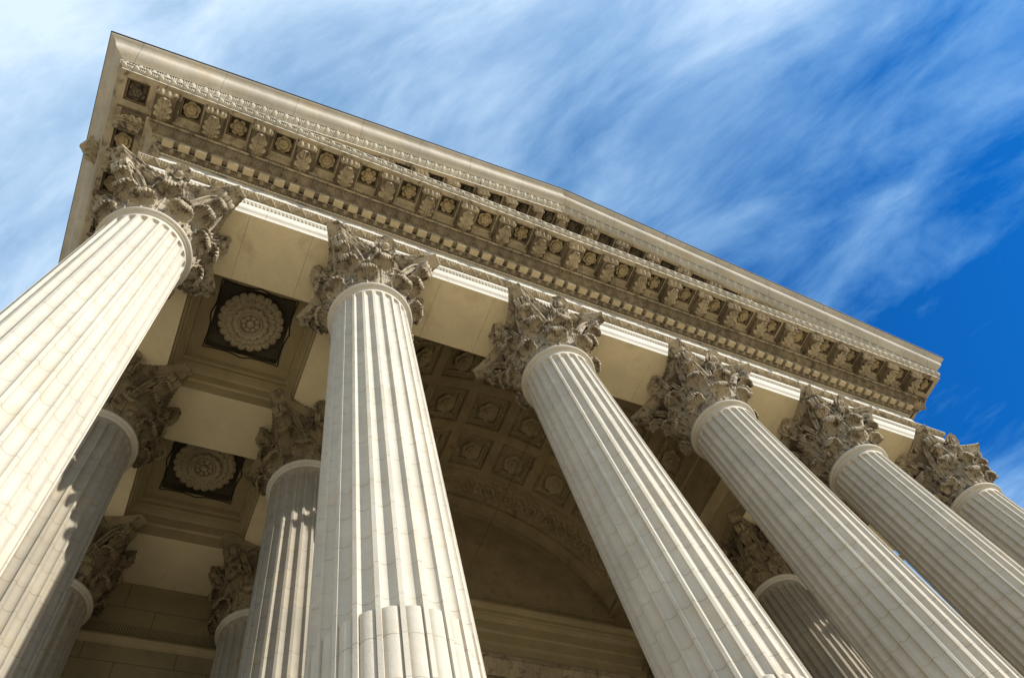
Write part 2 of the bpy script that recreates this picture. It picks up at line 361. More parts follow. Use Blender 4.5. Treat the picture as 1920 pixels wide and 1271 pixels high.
def ring_mesh():
    mb = MB()
    tor = [(0.1830+0.0128*np.cos(q), -0.4505+0.0125*np.sin(q)) for q in np.linspace(-np.pi/2, np.pi/2, 9)]
    lathe(mb, [(0.1730, -0.478), (0.1745, -0.474), (0.1800, -0.470), (0.1822, -0.4695), (0.1822, -0.4635), (0.1835, -0.4633)]+tor+[(0.180, -0.4375), (0.172, -0.437)], 96)
    return mb.mesh('neck_ring', mat=M_RING, angle=50)
def base_mesh():
    mb = MB(); t1 = [(0.265+0.03*np.cos(q), -3.845+0.03*np.sin(q)) for q in np.linspace(-np.pi/2, np.pi/2, 9)]
    t2 = [(0.226+0.02*np.cos(q), -3.785+0.02*np.sin(q)) for q in np.linspace(-np.pi/2, np.pi/2, 9)]
    lathe(mb, t1+[(0.255, -3.812), (0.232, -3.808)]+t2+[(0.215, -3.76), (0.2, -3.755)], 64)
    mb.box(-.3, .3, -.3, .3, ZB, -3.876)
    return mb.mesh('base', mat=M_SHAFT, angle=40)

ZC = -0.437                                       # foot of the capital's bell
def bell_mesh(mat):
    mb = MB()
    lathe(mb, [(0.170, ZC), (0.166, -.40), (0.164, -.33), (0.165, -.26), (0.170, -.20), (0.181, -.145), (.196, -.095), (.212, -.068), (.219, -.054), (.214, -.045), (.15, -.042)], 64)
    # a ring of small upright tongues just above the neck ring
    return mb.mesh('capital', mat=mat)
def abacus_mesh(mat):
    mb = MB(); n = 91
    c, e, mid = 0.262, 0.307, 0.226
    t = np.linspace(-1, 1, n); side = np.c_[t*c, -(mid+(e-mid)*np.abs(t)**1.9)]
    pts = []; sgn = []
    for k in range(4):
        a = k*np.pi/2; Rm = np.array([[np.cos(a), -np.sin(a)], [np.sin(a), np.cos(a)]])
        pts.append(side@Rm.T); sgn.append(np.arange(n))
    cor = []
    for k in range(4):
        A, C = pts[k][-1], pts[(k+1) % 4][0]; f = np.linspace(0, 1, 15)[1:-1, None]; cor += [pts[k], A+(C-A)*f]
    O = np.vstack(cor); idx = np.concatenate([np.r_[np.arange(n), np.arange(13)+1.5] for _ in range(4)])
    per_ = n+13; loc_ = np.arange(len(O)) % per_; soft = np.where(loc_ >= n, .25, np.clip(np.minimum(loc_, n-1-loc_)/8.0, .25, 1))
    nrm = O/np.linalg.norm(O, axis=1, keepdims=True)*(soft*.75)[:, None]
    bead = np.abs(np.sin(np.pi*(idx+.5)/4.0)); egg = np.abs(np.sin(np.pi*(idx+.5)/7.0))
    def lev(sc, z, bmp): return np.c_[O*sc+nrm*bmp[:, None], np.full(len(O), z)]
    zr = np.zeros(len(O))
    L = [lev(.5, -.0025, zr), lev(.990, -.0025, zr), lev(.992, -.005, zr), lev(.990, -.008, bead*.006), lev(.990, -.014, bead*.013), lev(.985, -.021, bead*.012), lev(.972, -.025, bead*.004),
         lev(.955, -.027, zr), lev(.940, -.031, zr+.001), lev(.93, -.034, egg*.012), lev(.915, -.044, egg*.017), lev(.89, -.053, egg*.010), lev(.875, -.056, zr), lev(.865, -.060, bead*.006), lev(.85, -.066, bead*.008), lev(.835, -.070, zr), lev(.5, -.074, zr)]
    L = [l*[1, 1, .62] for l in L]
    mb.grid(np.stack(L, 1), close=True)
    return mb.mesh('abacus', mat=mat, angle=45)
def leaf_mesh(name, mat, path, hw, **k):
    mb = MB(); leaf(mb, path, hw, **k); return mb.mesh(name, mat=mat, angle=60, recalc=False)
LOW = [(.172, ZC), (.178, -.41), (.183, -.38), (.192, -.352), (.208, -.331), (.228, -.325), (.243, -.335), (.248, -.354), (.241, -.370)]
UPP = [(.172, -.42), (.182, -.34), (.186, -.27), (.196, -.222), (.214, -.187), (.238, -.176), (.258, -.186), (.265, -.210), (.258, -.232)]
UPC = [(.172, -.42), (.182, -.34), (.186, -.28), (.198, -.236), (.222, -.205), (.250, -.196), (.271, -.207), (.279, -.232), (.272, -.256)]
SHE = [(.178, -.36), (.188, -.31), (.193, -.27), (.200, -.235), (.212, -.215), (.224, -.214), (.229, -.224)]
COR = [(.225, -.185), (.245, -.155), (.272, -.132), (.300, -.124), (.320, -.134), (.327, -.156), (.319, -.174)]
def polar(rho, az, z): a = np.radians(az); return np.array([rho*np.sin(a), -rho*np.cos(a), z])
def volute_mesh(mat, sgn, corner=True):
    """stem rising from the sheath at 22.5 deg to the abacus corner (45 deg) or to the flower (0 deg), ending in a spiral; sgn mirrors it"""
    mb = MB()
    if corner:
        C = (.306, -.086); r0, azc = .038, 41.5
        stem = [(.192, 23, -.285), (.206, 26, -.225), (.232, 31, -.155), (.266, 36.5, -.088)]
        a0, turns = 110, 1.55
    else:
        C = (.224, -.096); r0, azc = .031, 8.0
        stem = [(.190, 22, -.275), (.200, 20, -.215), (.208, 17, -.155), (.213, 14, -.105)]
        a0, turns = 120, 1.45
    aa = np.radians(a0)-np.linspace(0, turns*2*np.pi, 60); rr = r0*np.linspace(1, .16, 60)
    sp = [(C[0]+r*np.cos(a), azc+(0 if corner else -1.5*k/60), C[1]+r*np.sin(a)) for k, (a, r) in enumerate(zip(aa, rr))]
    st = crom(np.array(stem+[sp[0], sp[3]]), 40)[:-6]
    allp = np.array([polar(r, sgn*az, z) for r, az, z in list(map(tuple, st))+sp])
    az = np.radians(np.array([a for _, a, _ in list(map(tuple, st))+sp])*sgn)
    side = np.c_[np.cos(az), np.sin(az), 0*az]
    n = len(allp); k = np.linspace(0, 1, n)
    w = np.interp(k, [0, .35, .6, 1], [.030, .036, .034, .026] if corner else [.022, .028, .026, .02])
    sweep(mb, allp, side, w, np.interp(k, [0, .3, .6, 1], [.026, .024, .014, .010]), groove=.22)
    e = allp[-1]; c = side[-1]                      # eye of the spiral
    tube(mb, [e-c*w[-1]*.6, e-c*w[-1]*.2, e+c*w[-1]*.2, e+c*w[-1]*.6], .010 if corner else .007, 10)
    return mb.mesh('volute', mat=mat, angle=45)
def fleuron_mesh(mat):
    mb = MB(); flower(mb, [(.060, 8, .012, .030, 0.2), (.036, 8, .026, .034, 0.6)], (.019, .028), seed=3, notch=.12)
    V = np.vstack(mb.v); a = math.radians(38)                             # flower looks outwards and down
    V = np.c_[V[:, 0], V[:, 1]*math.sin(a)+V[:, 2]*math.cos(a), -V[:, 1]*math.cos(a)+V[:, 2]*math.sin(a)]
    mb2 = MB(); mb2.add(V+[0, -.246, -.022], mb.f)
    sweep(mb2, crom(np.array([(0, -.200, -.13), (0, -.222, -.09), (0, -.236, -.05), (0, -.246, -.02)]), 14), (1, 0, 0), .045, .02, .1)
    return mb2.mesh('flower', mat=mat, angle=50)

class Kit: pass
def make_kit(mat):
    k = Kit(); k.bell = bell_mesh(mat); k.abacus = abacus_mesh(mat)
    k.low = leaf_mesh('acanthus_leaf', mat, LOW, .058, seed=1)
    k.upp = leaf_mesh('acanthus_leaf', mat, UPP, .062, seed=2)
    k.upc = leaf_mesh('acanthus_leaf', mat, UPC, .060, seed=4)
    k.she = leaf_mesh('sheath_leaf', mat, SHE, .044, seed=3, nu=57, nv=30, ribs=3.5)
    k.cor = leaf_mesh('corner_leaf', mat, COR, .036, seed=5, nu=57, nv=30, ribs=3.5)
    k.vol = [volute_mesh(mat, s) for s in (1, -1)]; k.hel = [volute_mesh(mat, s, False) for s in (1, -1)]
    k.flo = fleuron_mesh(mat); return k
SHAFT, RING, BASE = shaft_mesh(), ring_mesh(), base_mesh()
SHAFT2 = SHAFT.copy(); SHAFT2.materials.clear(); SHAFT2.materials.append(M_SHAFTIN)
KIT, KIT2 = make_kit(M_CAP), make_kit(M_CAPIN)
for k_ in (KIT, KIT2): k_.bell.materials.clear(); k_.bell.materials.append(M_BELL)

def make_column(x, y, kit, label, group):
    t = thing('column', label, 'column', (x, y, ZB), group)
    dz = (0, 0, -ZB)
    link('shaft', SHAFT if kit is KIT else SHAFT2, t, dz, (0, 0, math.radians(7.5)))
    link('neck_ring', RING, t, dz); link('base', BASE, t, dz)
    c = link('capital', kit.bell, t, dz)
    link('abacus', kit.abacus, c)
    for k in range(8):
        a = math.radians(45*k); h = math.radians(22.5)
        j = lambda s=.03: float(rng.normal(0, s))
        link('acanthus_leaf', kit.low, c, (0, 0, j(.002)), (0, 0, a+h+j()))
        link('acanthus_leaf', kit.upc if k % 2 else kit.upp, c, (0, 0, j(.002)), (0, 0, a+j(.02)))
        link('sheath_leaf', kit.she, c, (0, 0, 0), (0, 0, a+h+j()))
        if k % 2 == 0:
            link('flower', kit.flo, c, (0, 0, 0), (j(.02), j(.03), a))
            for s in (0, 1):
                link('volute', kit.vol[s], c, (0, 0, 0), (0, 0, a)); link('volute', kit.hel[s], c, (0, 0, 0), (0, 0, a))
        else:
            link('corner_leaf', kit.cor, c, (0, 0, 0), (0, 0, a))
    return t
FRONT = 'fluted columns across the front of the portico'
labs = ['sunlit pale front column cut by the left edge, under the left corner of the entablature',
        'nearly upright front column with wide filled flutes at its foot, left of the dark vault',
        'leaning front column directly right of the dark vault opening, bright along its right flutes',
        'fourth front column from the left, mostly shaded, right of the shaded inner column',
        'next to last front column on the right, mostly shaded, cut by the right edge',
        'far right front column whose capital stands out against the blue sky']
for x, l in zip(XS, labs): make_column(x, 0, KIT, l, FRONT)
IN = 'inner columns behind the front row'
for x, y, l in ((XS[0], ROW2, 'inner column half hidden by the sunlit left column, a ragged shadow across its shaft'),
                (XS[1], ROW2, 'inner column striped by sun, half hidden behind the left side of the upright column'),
                (XS[4], ROW2, 'shaded inner column seen between two leaning front columns at lower right'),
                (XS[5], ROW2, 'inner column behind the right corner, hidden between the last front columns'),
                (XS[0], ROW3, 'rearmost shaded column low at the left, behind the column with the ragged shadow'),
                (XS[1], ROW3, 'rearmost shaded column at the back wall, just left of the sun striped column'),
                (XS[4], ROW3, 'rearmost column of which only a sooty, shaded capital edge shows left of a leaning column'),
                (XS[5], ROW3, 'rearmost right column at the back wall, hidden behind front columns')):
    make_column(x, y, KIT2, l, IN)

# ------------------------------------------------------------------ entablature
YEND = 6.0
def belt(mb, prof, sides=(True, True, True), yend=YEND):
    """profile (p,z) swept round left side, front and right side with mitred corners"""
    P = np.asarray(prof, float); p, z = P[:, 0], P[:, 1]
    rows = [np.c_[-p, np.full(len(p), yend), z], np.c_[-p, -p, z], np.c_[XR+p, -p, z], np.c_[XR+p, np.full(len(p), yend), z]]
    for i in range(3):
        if sides[i]: mb.grid(np.stack(rows[i:i+2], 0))
def carved(mb, prof, x0, x1, per, fn, spp=12, nv=9, amp=.01, zfun=None, phase=0.0, ext=True):
    """carved moulding on the front: profile curve (p,z), relief fn(t in periods, v) pushed out along the profile normal"""
    P = resample(crom(prof, 60) if len(prof) > 2 else np.array(prof, float), nv)
    t = np.gradient(P, axis=0); t /= np.linalg.norm(t, axis=1, keepdims=True); n = np.c_[t[:, 1], -t[:, 0]]
    nx = int((x1-x0)/per*spp)+1; f = np.linspace(0, 1, nx); v = np.linspace(0, 1, nv)
    X = -P[None, :, 0]+f[:, None]*(XR+2*P[None, :, 0]); V = np.repeat(v[None], nx, 0)      # ends mitred into the side returns
    h = amp*fn((X-XC)/per+.5+phase, V); h[0] = h[-1] = 0
    p = P[None, :, 0]+n[None, :, 0]*h; z = P[None, :, 1]+n[None, :, 1]*h
    if zfun is not None: z = z+zfun(X, p)
    mb.grid(np.stack([X, -p, z], 2))
def eggs(T, V):
    f = T-np.floor(T)-.5
    e = 1.25*np.sqrt(np.clip(1-(f/.25)**2-((V-.60)/.42)**2, 0, 1))
    shell_ = np.exp(-((np.hypot(f/.37, (V-.60)/.60)-1)/.10)**2)*.6*(V > .02)
    dart = np.clip(1-np.abs(np.abs(f)-.5)/.05, 0, 1)*.7
    return e+shell_+dart-.55
def lancets(T, V):
    f = np.abs(T-np.floor(T)-.5)*2; g = np.abs(T+.5-np.floor(T+.5)-.5)*2
    a = np.exp(-((f-(1-V**.8)*1.0)/.09)**2); b = np.exp(-((f-(1-V)*.62)/.07)**2)*.8; c = np.exp(-(f/.06)**2)*(V < .6)*.8
    d = .9*np.clip(1-((g/.42)**2+((V-.72)/.34)**2), 0, 1)**.5*(.6+.4*np.cos(g*22))
    e = .35*np.cos(2*np.pi*(5*f-3*V))*np.clip(1-f-V*.3, 0, 1)
    return a+b+c+d+e-.5
def triangles(T, V):
    f = np.abs(T-np.floor(T)-.5)*2
    tri = np.clip((1-V)*1.05-f, 0, 1)
    return -1.5*np.clip(tri*3, 0, .9)+.6*np.exp(-((f-(1-V))/.12)**2)+.35*np.cos(2*np.pi*3*f)*(V > f*.5)*.5
def beads(T, V):
    f = T-np.floor(T)-.5
    return np.sqrt(np.clip(1-(f/.42)**2-((V-.5)/.5)**2, 0, 1))

ent = thing('entablature', 'long carved stone entablature with dentils and leafy brackets, carried by six front columns', 'entablature')
mb = MB()
belt(mb, [(B, 0.0), (B, .050), (.184, .054), (.1895, .060), (.1905, .066), (.191, .066), (.191, .137)])
belt(mb, [(.193, .160), (.2005, .166), (.2005, .207)])
belt(mb, [(.2345, .233), (.2355, .2335), (.2355, .2405), (.175, .2425)])
# side returns of the carved strips stay plain
belt(mb, [(.191, .137), (.193, .160)], (True, False, True)); belt(mb, [(.2005, .207), (.2345, .233)], (True, False, True))
part('architrave', mb, M_PLAIN, ent)
mb = MB(); belt(mb, [(-B2, .33), (-B2, .004)]); mb2 = mb; part('inner_face', mb, M_SOFF, ent, smooth=False)
cuts = [-B]+[x+o for x in XS for o in (-.345, .345) if 0 < x+o < XR]+[XR+B]; g = .0006
for a, b in zip(cuts[:-1], cuts[1:]):
    mb = MB(); mb.box(a+(g if a > -B else 0), b-(g if b < XR+B else 0), -B+.0003, B2, .0003, .03); part('underside', mb, M_SOFF, ent, smooth=False)
for x0, x1 in ((-B, B2), (XR-B2, XR+B)):
    mb = MB(); mb.box(x0, x1, B2+.0012, YEND, .0003, .03); part('underside', mb, M_SOFF, ent, smooth=False)
mb = MB(); carved(mb, [(.191, .137), (.1955, .1485), (.193, .160)], -.19, XR+.19, .0195, beads, spp=8, nv=6, amp=.006); part('bead_moulding', mb, M_PALE, ent)
mb = MB(); carved(mb, [(.2005, .207), (.209, .2095), (.222, .219), (.2345, .233)], -.2, XR+.2, .0805, triangles, spp=32, nv=16, amp=.0055, phase=.3); part('leaf_moulding', mb, M_CARV, ent)
mb = MB(); belt(mb, [(.181, .2425), (.181, .5425)]); part('frieze', mb, M_PLAIN, ent)
# cornice: bed mouldings
mb = MB()
belt(mb, [(.180, .540), (.189, .5405), (.1895, .5425)]); belt(mb, [(.228, .564), (.230, .565), (.2305, .568)]); belt(mb, [(.2305, .619), (.2605, .620), (.263, .625)])
belt(mb, [(.310, .690), (.3105, .692), (.321, .6925), (.321, .702), (.315, .703), (.315, .772)])
belt(mb, [(.1895, .5425), (.228, .564)], (True, False, True)); belt(mb, [(.263, .625), (.310, .690)], (True, False, True))
part('cornice', mb, M_CARV, ent)
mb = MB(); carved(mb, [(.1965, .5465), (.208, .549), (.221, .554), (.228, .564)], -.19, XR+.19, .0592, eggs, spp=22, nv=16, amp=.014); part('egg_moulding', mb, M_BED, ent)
mb = MB(); carved(mb, [(.1895, .5425), (.1935, .5432), (.1965, .5465)], 0, XR, .0197, beads, spp=8, nv=6, amp=.006); part('bead_moulding', mb, M_PALE, ent)
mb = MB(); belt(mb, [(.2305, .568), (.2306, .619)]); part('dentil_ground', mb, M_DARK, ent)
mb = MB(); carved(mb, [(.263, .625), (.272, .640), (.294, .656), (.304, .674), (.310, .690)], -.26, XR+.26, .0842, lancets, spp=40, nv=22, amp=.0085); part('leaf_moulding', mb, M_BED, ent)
# corona
CP, CZ = .505, .772
mb = MB(); belt(mb, [(CP, CZ), (CP+.001, .790)], (False, True, False)); belt(mb, [(.531, .824), (.535, .825), (.535, .834), (.17, .852)])
part('corona', mb, M_PALE, ent)
for q in ((True, False, False), (False, False, True)):
    mb = MB(); belt(mb, [(CP, CZ), (CP+.001, .790), (.5145, .796), (.526, .808), (.531, .824)], q); part('side_moulding', mb, M_CARV, ent)  # darker stone than the front run; the sides' shade is in the colour
mb = MB(); carved(mb, [(CP+.001, .790), (.514, .795), (.526, .808), (.531, .824)], -.5, XR+.5, .0631, eggs, spp=22, nv=16, amp=.0115); part('egg_moulding', mb, M_PALE, ent)
# dentils
DP = .2525/3
mb = MB(); mb.box(-.0275, .0275, -.2665, -.2306, .565, .6195); dent = mb.mesh('dentil', mat=M_DENT, smooth=False)
k0 = int((XC+.225)/DP)
for k in range(-k0, k0+1):
    link('dentil', dent, ent, (XC+k*DP+float(rng.normal(0, .0008)), 0, float(rng.normal(0, .0006))))
# modillions: bracket with scroll nose, and an acanthus leaf under it
def modillion_mesh(lo=3.6, seed=0):
    mb = MB(); w = .0505; r_ = np.random.default_rng(seed)
    side = resample(crom(np.array([(.315, .716), (.345, .709), (.385, .713), (.425, .724), (.450, .722), (.468, .728), (.478, .744), (.474, .760)]), 80), 26)
    top = .7725
    xs_ = np.concatenate([[-w, -w*.94], np.linspace(-w*.9, w*.9, 29), [w*.94, w]])
    dz = .004+0*xs_; dz[[1, -2]] = 0; rip = (.0045*np.cos(xs_/w*np.pi*(3+seed % 2))+.003*np.sin(xs_/w*9+seed))*(np.abs(xs_) < w*.92)
    fr = np.clip((side[:, 0]-.43)/.025, 0, 1)
    G = np.stack([np.stack([np.full(len(side), x), -side[:, 0]-r*fr*.8, side[:, 1]+d-r*fr], 1) for x, d, r in zip(xs_, dz, rip)], 0); mb.grid(G)
    for x, q in ((-w, G[0]), (w, G[-1])):
        T = q.copy(); T[:, 2] = top; mb.grid(np.stack([q, T], 0))
    mb.quad((-w, -.474, .760), (w, -.474, .760), (w, -.474, top), (-w, -.474, top))
    # cap moulding along the three free edges
    for x0, x1, y0, y1 in ((-w-.010, -w-.0005, -.486, -.3155), (w+.0005, w+.010, -.486, -.3155), (-w-.0005, w+.0005, -.486, -.4745)):
        mb.box(x0, x1, y0, y1, .7575, .7715)
    # scroll eyes on both sides of the nose
    for s in (-1, 1): tube(mb, [(s*w*.7, -.458, .742), (s*w*1.0, -.458, .742), (s*w*1.12, -.458, .742)], .013, 10)
    # underside leaf, drawn out to the nose
    P = crom(np.array([(.322, .707), (.35, .699), (.39, .699), (.42, .704), (.436, .700), (.444, .692), (.442, .684)]), 60); nv, nu = 46, 33
    P = resample(P, nv); v = np.linspace(0, 1, nv); u = np.linspace(-1, 1, nu); U, V = np.meshgrid(u, v, indexing='ij'); A = np.abs(U)
    Vs = np.clip(V-.16*A**1.5*np.clip(V*3, 0, 1), 0, 1)                       # lobes trail back from the midrib
    wl_ = np.interp(V, [0, .2, .5, .75, .9, 1], [.30, .75, .95, .88, .75, .5])*w*.98*(.55+.45*np.abs(np.sin(np.pi*(lo*V+.12)))**.6)
    d = .010*np.exp(-(U/.12)**2)-.004*A**2+.0065*np.cos(2*np.pi*(lo*V-1.1*A))*A**.6+.003*np.cos(np.pi*5*U)
    pp = np.stack([np.interp(Vs, v, P[:, q]) for q in (0, 1)], -1)
    nbody = len(mb.f)
    G = np.stack([U*wl_, -pp[..., 0], pp[..., 1]-d], 2); shell(mb, G, .006)
    me = mb.mesh('modillion', angle=45, recalc=False); me.materials.append(M_CARV); me.materials.append(M_COFF)
    ctr = np.zeros(len(me.polygons)*3); me.polygons.foreach_get('center', ctr); ctr = ctr.reshape(-1, 3)
    mi = np.where((np.arange(len(me.polygons)) < nbody) & (ctr[:, 1] > -.452*S), 1, 0)            # nose and leaf keep the cornice stone; bracket body has shade painted in
    me.polygons.foreach_set('material_index', mi.tolist()); return me
MOD = modillion_mesh(); MODS = [MOD, modillion_mesh(4.4, 1), modillion_mesh(3.1, 2)]
pick = lambda: MODS[int(rng.integers(0, 3))]
PIT = .2525
NM = 11
for k in range(-NM, NM+1): link('modillion', pick(), ent, (XC+k*PIT, 0, 0), (0, 0, float(rng.normal(0, .006))))
for k in range(7):
    link('modillion', pick(), ent, (0, -.2565+k*PIT, 0), (0, 0, -math.pi/2))
    link('modillion', pick(), ent, (XR, -.2565+k*PIT, 0), (0, 0, math.pi/2))
def holed(mb, mh, x0, x1, y0, y1, h, z, dep, zf=None):
    """soffit panel with one sunk square h=(hx0,hx1,hy0,hy1)"""
    a, b, c, d = h; e = .009
    zf = zf or (lambda x: 0.0)
    def Q(*pts, m=None): (m or mb).add([(x, y, q+zf(x)) for x, y, q in pts], [tuple(range(len(pts)))])
    Q((x0, y0, z), (x1, y0, z), (b, c, z), (a, c, z)); Q((x1, y0, z), (x1, y1, z), (b, d, z), (b, c, z))
    Q((x1, y1, z), (x0, y1, z), (a, d, z), (b, d, z)); Q((x0, y1, z), (x0, y0, z), (a, c, z), (a, d, z))
    A, B_, C, D = a+e, b-e, c+e, d-e; z1 = z+dep*.35; z2 = z+dep
    L = [((a, c), (b, c), (b, d), (a, d), z, z1, 0), ((A, C), (B_, C), (B_, D), (A, D), z1, z2, 0)]
    for p in L:
        for i in range(4):
            (xa, ya), (xb, yb) = p[i], p[(i+1) % 4]; Q((xa, ya, p[4]), (xb, yb, p[4]), (xb, yb, p[5]), (xa, ya, p[5]), m=mh)
    o = [(a, c), (b, c), (b, d), (a, d)]; n_ = [(A, C), (B_, C), (B_, D), (A, D)]
    for i in range(4):
        j = (i+1) % 4; Q((*o[i], z1), (*o[j], z1), (*n_[j], z1), (*n_[i], z1), m=mh)
    Q((A, C, z2), (B_, C, z2), (B_, D, z2), (A, D, z2), m=mh)
mb = MB(); mbd = MB()
ros_at = []
for j in range(-NM, NM):
    xr = XC+(j+.5)*PIT; mbd = MB()
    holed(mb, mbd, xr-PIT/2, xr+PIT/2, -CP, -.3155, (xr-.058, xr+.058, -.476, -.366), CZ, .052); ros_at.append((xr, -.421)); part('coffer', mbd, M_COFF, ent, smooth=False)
for sx in (0, 1):
    f = (lambda x: x) if sx == 0 else (lambda x: XR-x)
    def hp(x0, x1, y0, y1, h): 
        a, b = sorted((f(x0), f(x1))); c, d = sorted((f(h[0]), f(h[1]))); mbd = MB(); holed(mb, mbd, a, b, y0, y1, (c, d, h[2], h[3]), CZ, .052); part('coffer', mbd, M_COFF, ent, smooth=False)
    hp(-CP, -.2565, -CP, -.2565, (-.468, -.352, -.468, -.352)); ros_at.append((f(-.41), -.41))
    for k in range(7):
        yc = -.2565+(k+.5)*PIT; hp(-CP, -.3155, yc-PIT/2, yc+PIT/2, (-.476, -.366, yc-.058, yc+.058)); ros_at.append((f(-.421), yc))
    x0, x1 = sorted((f(-CP), f(-.3155))); y0 = -.2565+7*PIT
    mb.quad((x0, y0, CZ), (x1, y0, CZ), (x1, YEND, CZ), (x0, YEND, CZ))
part('soffit', mb, M_CARV, ent, smooth=False)
# carved strip behind each soffit panel
mb = MB(); carved(mb, [(.3165, .745), (.322, .755), (.332, .766), (.336, .7715)], -.32, XR+.32, .0165, lambda T, V: np.abs(np.sin(np.pi*T)), spp=6, nv=5, amp=.005); part('leaf_moulding', mb, M_CARV, ent)
def ros_mesh(kind, mat):
    mb = MB(); n = (6, 5, 8)[kind]
    flower(mb, [(.046, n, .014, .036, .3*kind), (.027, n, .032, .044, .5)], (.012, .036), seed=10+kind, notch=(.28, .2, .14)[kind])
    return mb.mesh('rosette', mat=mat, angle=50)
ROS = [ros_mesh(i, M_ROS) for i in range(3)]; ROSD = ros_mesh(0, M_DARK)
for i, (x, y) in enumerate(ros_at):
    link('rosette', ROSD if x < -.35 and y < -.3 else ROS[int(rng.integers(0, 3))], ent, (x, y, CZ+.0515), (0, 0, float(rng.uniform(0, 6))))

# ------------------------------------------------------------------ pediment
KS = 0.385
ped = thing('pediment', 'shallow pediment with smooth pale gutter and black lead edge against the sky', 'pediment')
def rise(X, p): return KS*np.minimum(X+p, 2*XC+p-X)
def rake(mb, prof, nseg=1):
    P = np.asarray(prof, float); p, z = P[:, 0], P[:, 1]
    rows = []
    for x in (0, 1, 2):
        X = (-p, np.full(len(p), XC), XR+p)[x]; rows.append(np.c_[X, -p, z+rise(X, p)])
    mb.grid(np.stack(rows, 0))
def sideb(mb, prof):
    belt(mb, prof, (True, False, True))
SOP, SOZ = .487, .832                       # raking soffit: front edge
def soz(p): return SOZ+KS*(SOP-p)
cyma = [(.545, .889), (.560, .892), (.577, .899), (.589, .910), (.594, .924), (.597, .938), (.604, .948), (.613, .953), (.620, .956)]
cy = [tuple(q) for q in resample(crom(cyma, 60), 14)]
mb = MB()
rk = [(.531, .880), (.534, .881), (.5345, .884), (.545, .885)]+cy+[(.627, .957), (.633, .959), (.633, .974)]
rake(mb, rk); sideb(mb, [(.531, .834), (.534, .84), (.5345, .884), (.545, .885)]+cy+[(.627, .957), (.633, .959), (.633, .974)])
part('gutter_moulding', mb, M_SIMA, ped)
mb = MB(); ld = [(.633, .9742), (.640, .9742), (.640, .988), (.60, .994)]
rake(mb, ld); sideb(mb, ld); part('lead_edge', mb, M_LEAD, ped, smooth=False)
mb = MB(); rake(mb, [(SOP, SOZ), (SOP+.001, .851)]); part('corona', mb, M_PALE, ped)
mb = MB()
carved(mb, [(SOP+.001, .851), (.500, .856), (.521, .868), (.531, .880)], -.487, XR+.487, .0645, eggs, spp=22, nv=16, amp=.0115, zfun=rise); part('egg_moulding', mb, M_PALE, ped)
mb = MB(); rs_at = []
for j in range(-NM, NM):
    xr = XC+(j+.5)*PIT
    sg = 1 if xr < XC else -1
    zf = lambda x, sg=sg: KS*(x+SOP if sg > 0 else 2*XC+SOP-x)
    mbd = MB(); holed(mb, mbd, xr-PIT/2, xr+PIT/2, -SOP, -.30, (xr-.060, xr+.060, -.462, -.350), SOZ, .05, zf); part('coffer', mbd, M_DARK, ped, smooth=False); rs_at.append((xr, -.406, SOZ+.049+zf(xr), sg))
part('soffit', mb, M_CARV, ped, smooth=False)
for (x, y, z, sg) in rs_at: link('rosette', ROSD, ped, (x, y, z), (0, -sg*math.atan(KS), 0))
MODR = MOD
for k in range(-NM, NM+1):
    x = XC+k*PIT; sg = 1 if k < 0 else -1
    z = SOZ+KS*(min(x, 2*XC-x)+SOP)
    a = 0 if k == 0 else -sg*math.atan(KS)
    o = link('modillion', pick(), ped, (x-.772*math.sin(a), -(-.018), z-.772*math.cos(a)-(.012 if k == 0 else 0)), (0, a, 0))
mb = MB(); z0 = .80; zt_ = SOZ+KS*(XC+SOP)+.1
mb.add([(-.3, -.176, z0), (XR+.3, -.176, z0), (XR+.3, -.176, SOZ+.1), (XC, -.176, zt_), (-.3, -.176, SOZ+.1)], [(0, 1, 2, 3, 4)])
mb2 = MB(); P = [(.176, soz(.29)-.10), (.215, soz(.29)-.055), (.25, soz(.29)-.04), (.30, soz(.30)+.001)]
rake(mb, P); part('tympanum', mb, M_CARV, ped, smooth=False)
# roof planes
mb = MB(); e = .60
zr0 = .990; za = zr0+KS*(XC+e)
mb.add([(-e, -e, zr0), (XC, -e, za), (XC, YEND, za), (-e, YEND, zr0), (XR+e, -e, zr0), (XR+e, YEND, zr0)], [(0, 1, 2, 3), (1, 4, 5, 2)])
part('roof', mb, M_ROOF, ped, smooth=False)
# carved lion mask on the left gutter
mb = MB()
n_, m_ = 64, 30
th = np.linspace(0, 2*np.pi, n_, endpoint=False); ph = np.linspace(0.02, np.pi*.66, m_)
TH, PH = np.meshgrid(th, ph, indexing='ij')
mane = np.clip((PH-.75)*3, 0, 1)
r = .070*(1+.16*mane*np.cos(11*TH+2.5*np.sin(6*PH))+.07*mane*np.cos(7*PH))
r = r*(1+.20*np.exp(-((PH-.32)/.22)**2)*np.exp(-((np.abs(np.sin((TH+np.pi/2)/2))-.0)/.45)**2))          # muzzle, low on the face
for e in (.62, 2.52): r = r*(1-.16*np.exp(-((PH-.48)/.12)**2-(np.sin((TH-e)/2)/.14)**2))                     # eye hollows
r = r*(1-.14*np.exp(-((PH-.42)/.07)**2)*np.exp(-(np.sin((TH+np.pi/2)/2)/.30)**2))                            # mouth
mb.grid(np.stack([-r*np.cos(PH)*1.05, r*np.sin(PH)*np.cos(TH), r*np.sin(PH)*np.sin(TH)], 2), close=True)
for sg in (-1, 1): tube(mb, [(-.004, sg*.046, .040), (-.014, sg*.052, .052), (-.018, sg*.050, .060)], .012, 8)
link('lion_head', mb.mesh('lion_head', mat=M_CARV, angle=60), ped, (-.566, .005, .925))

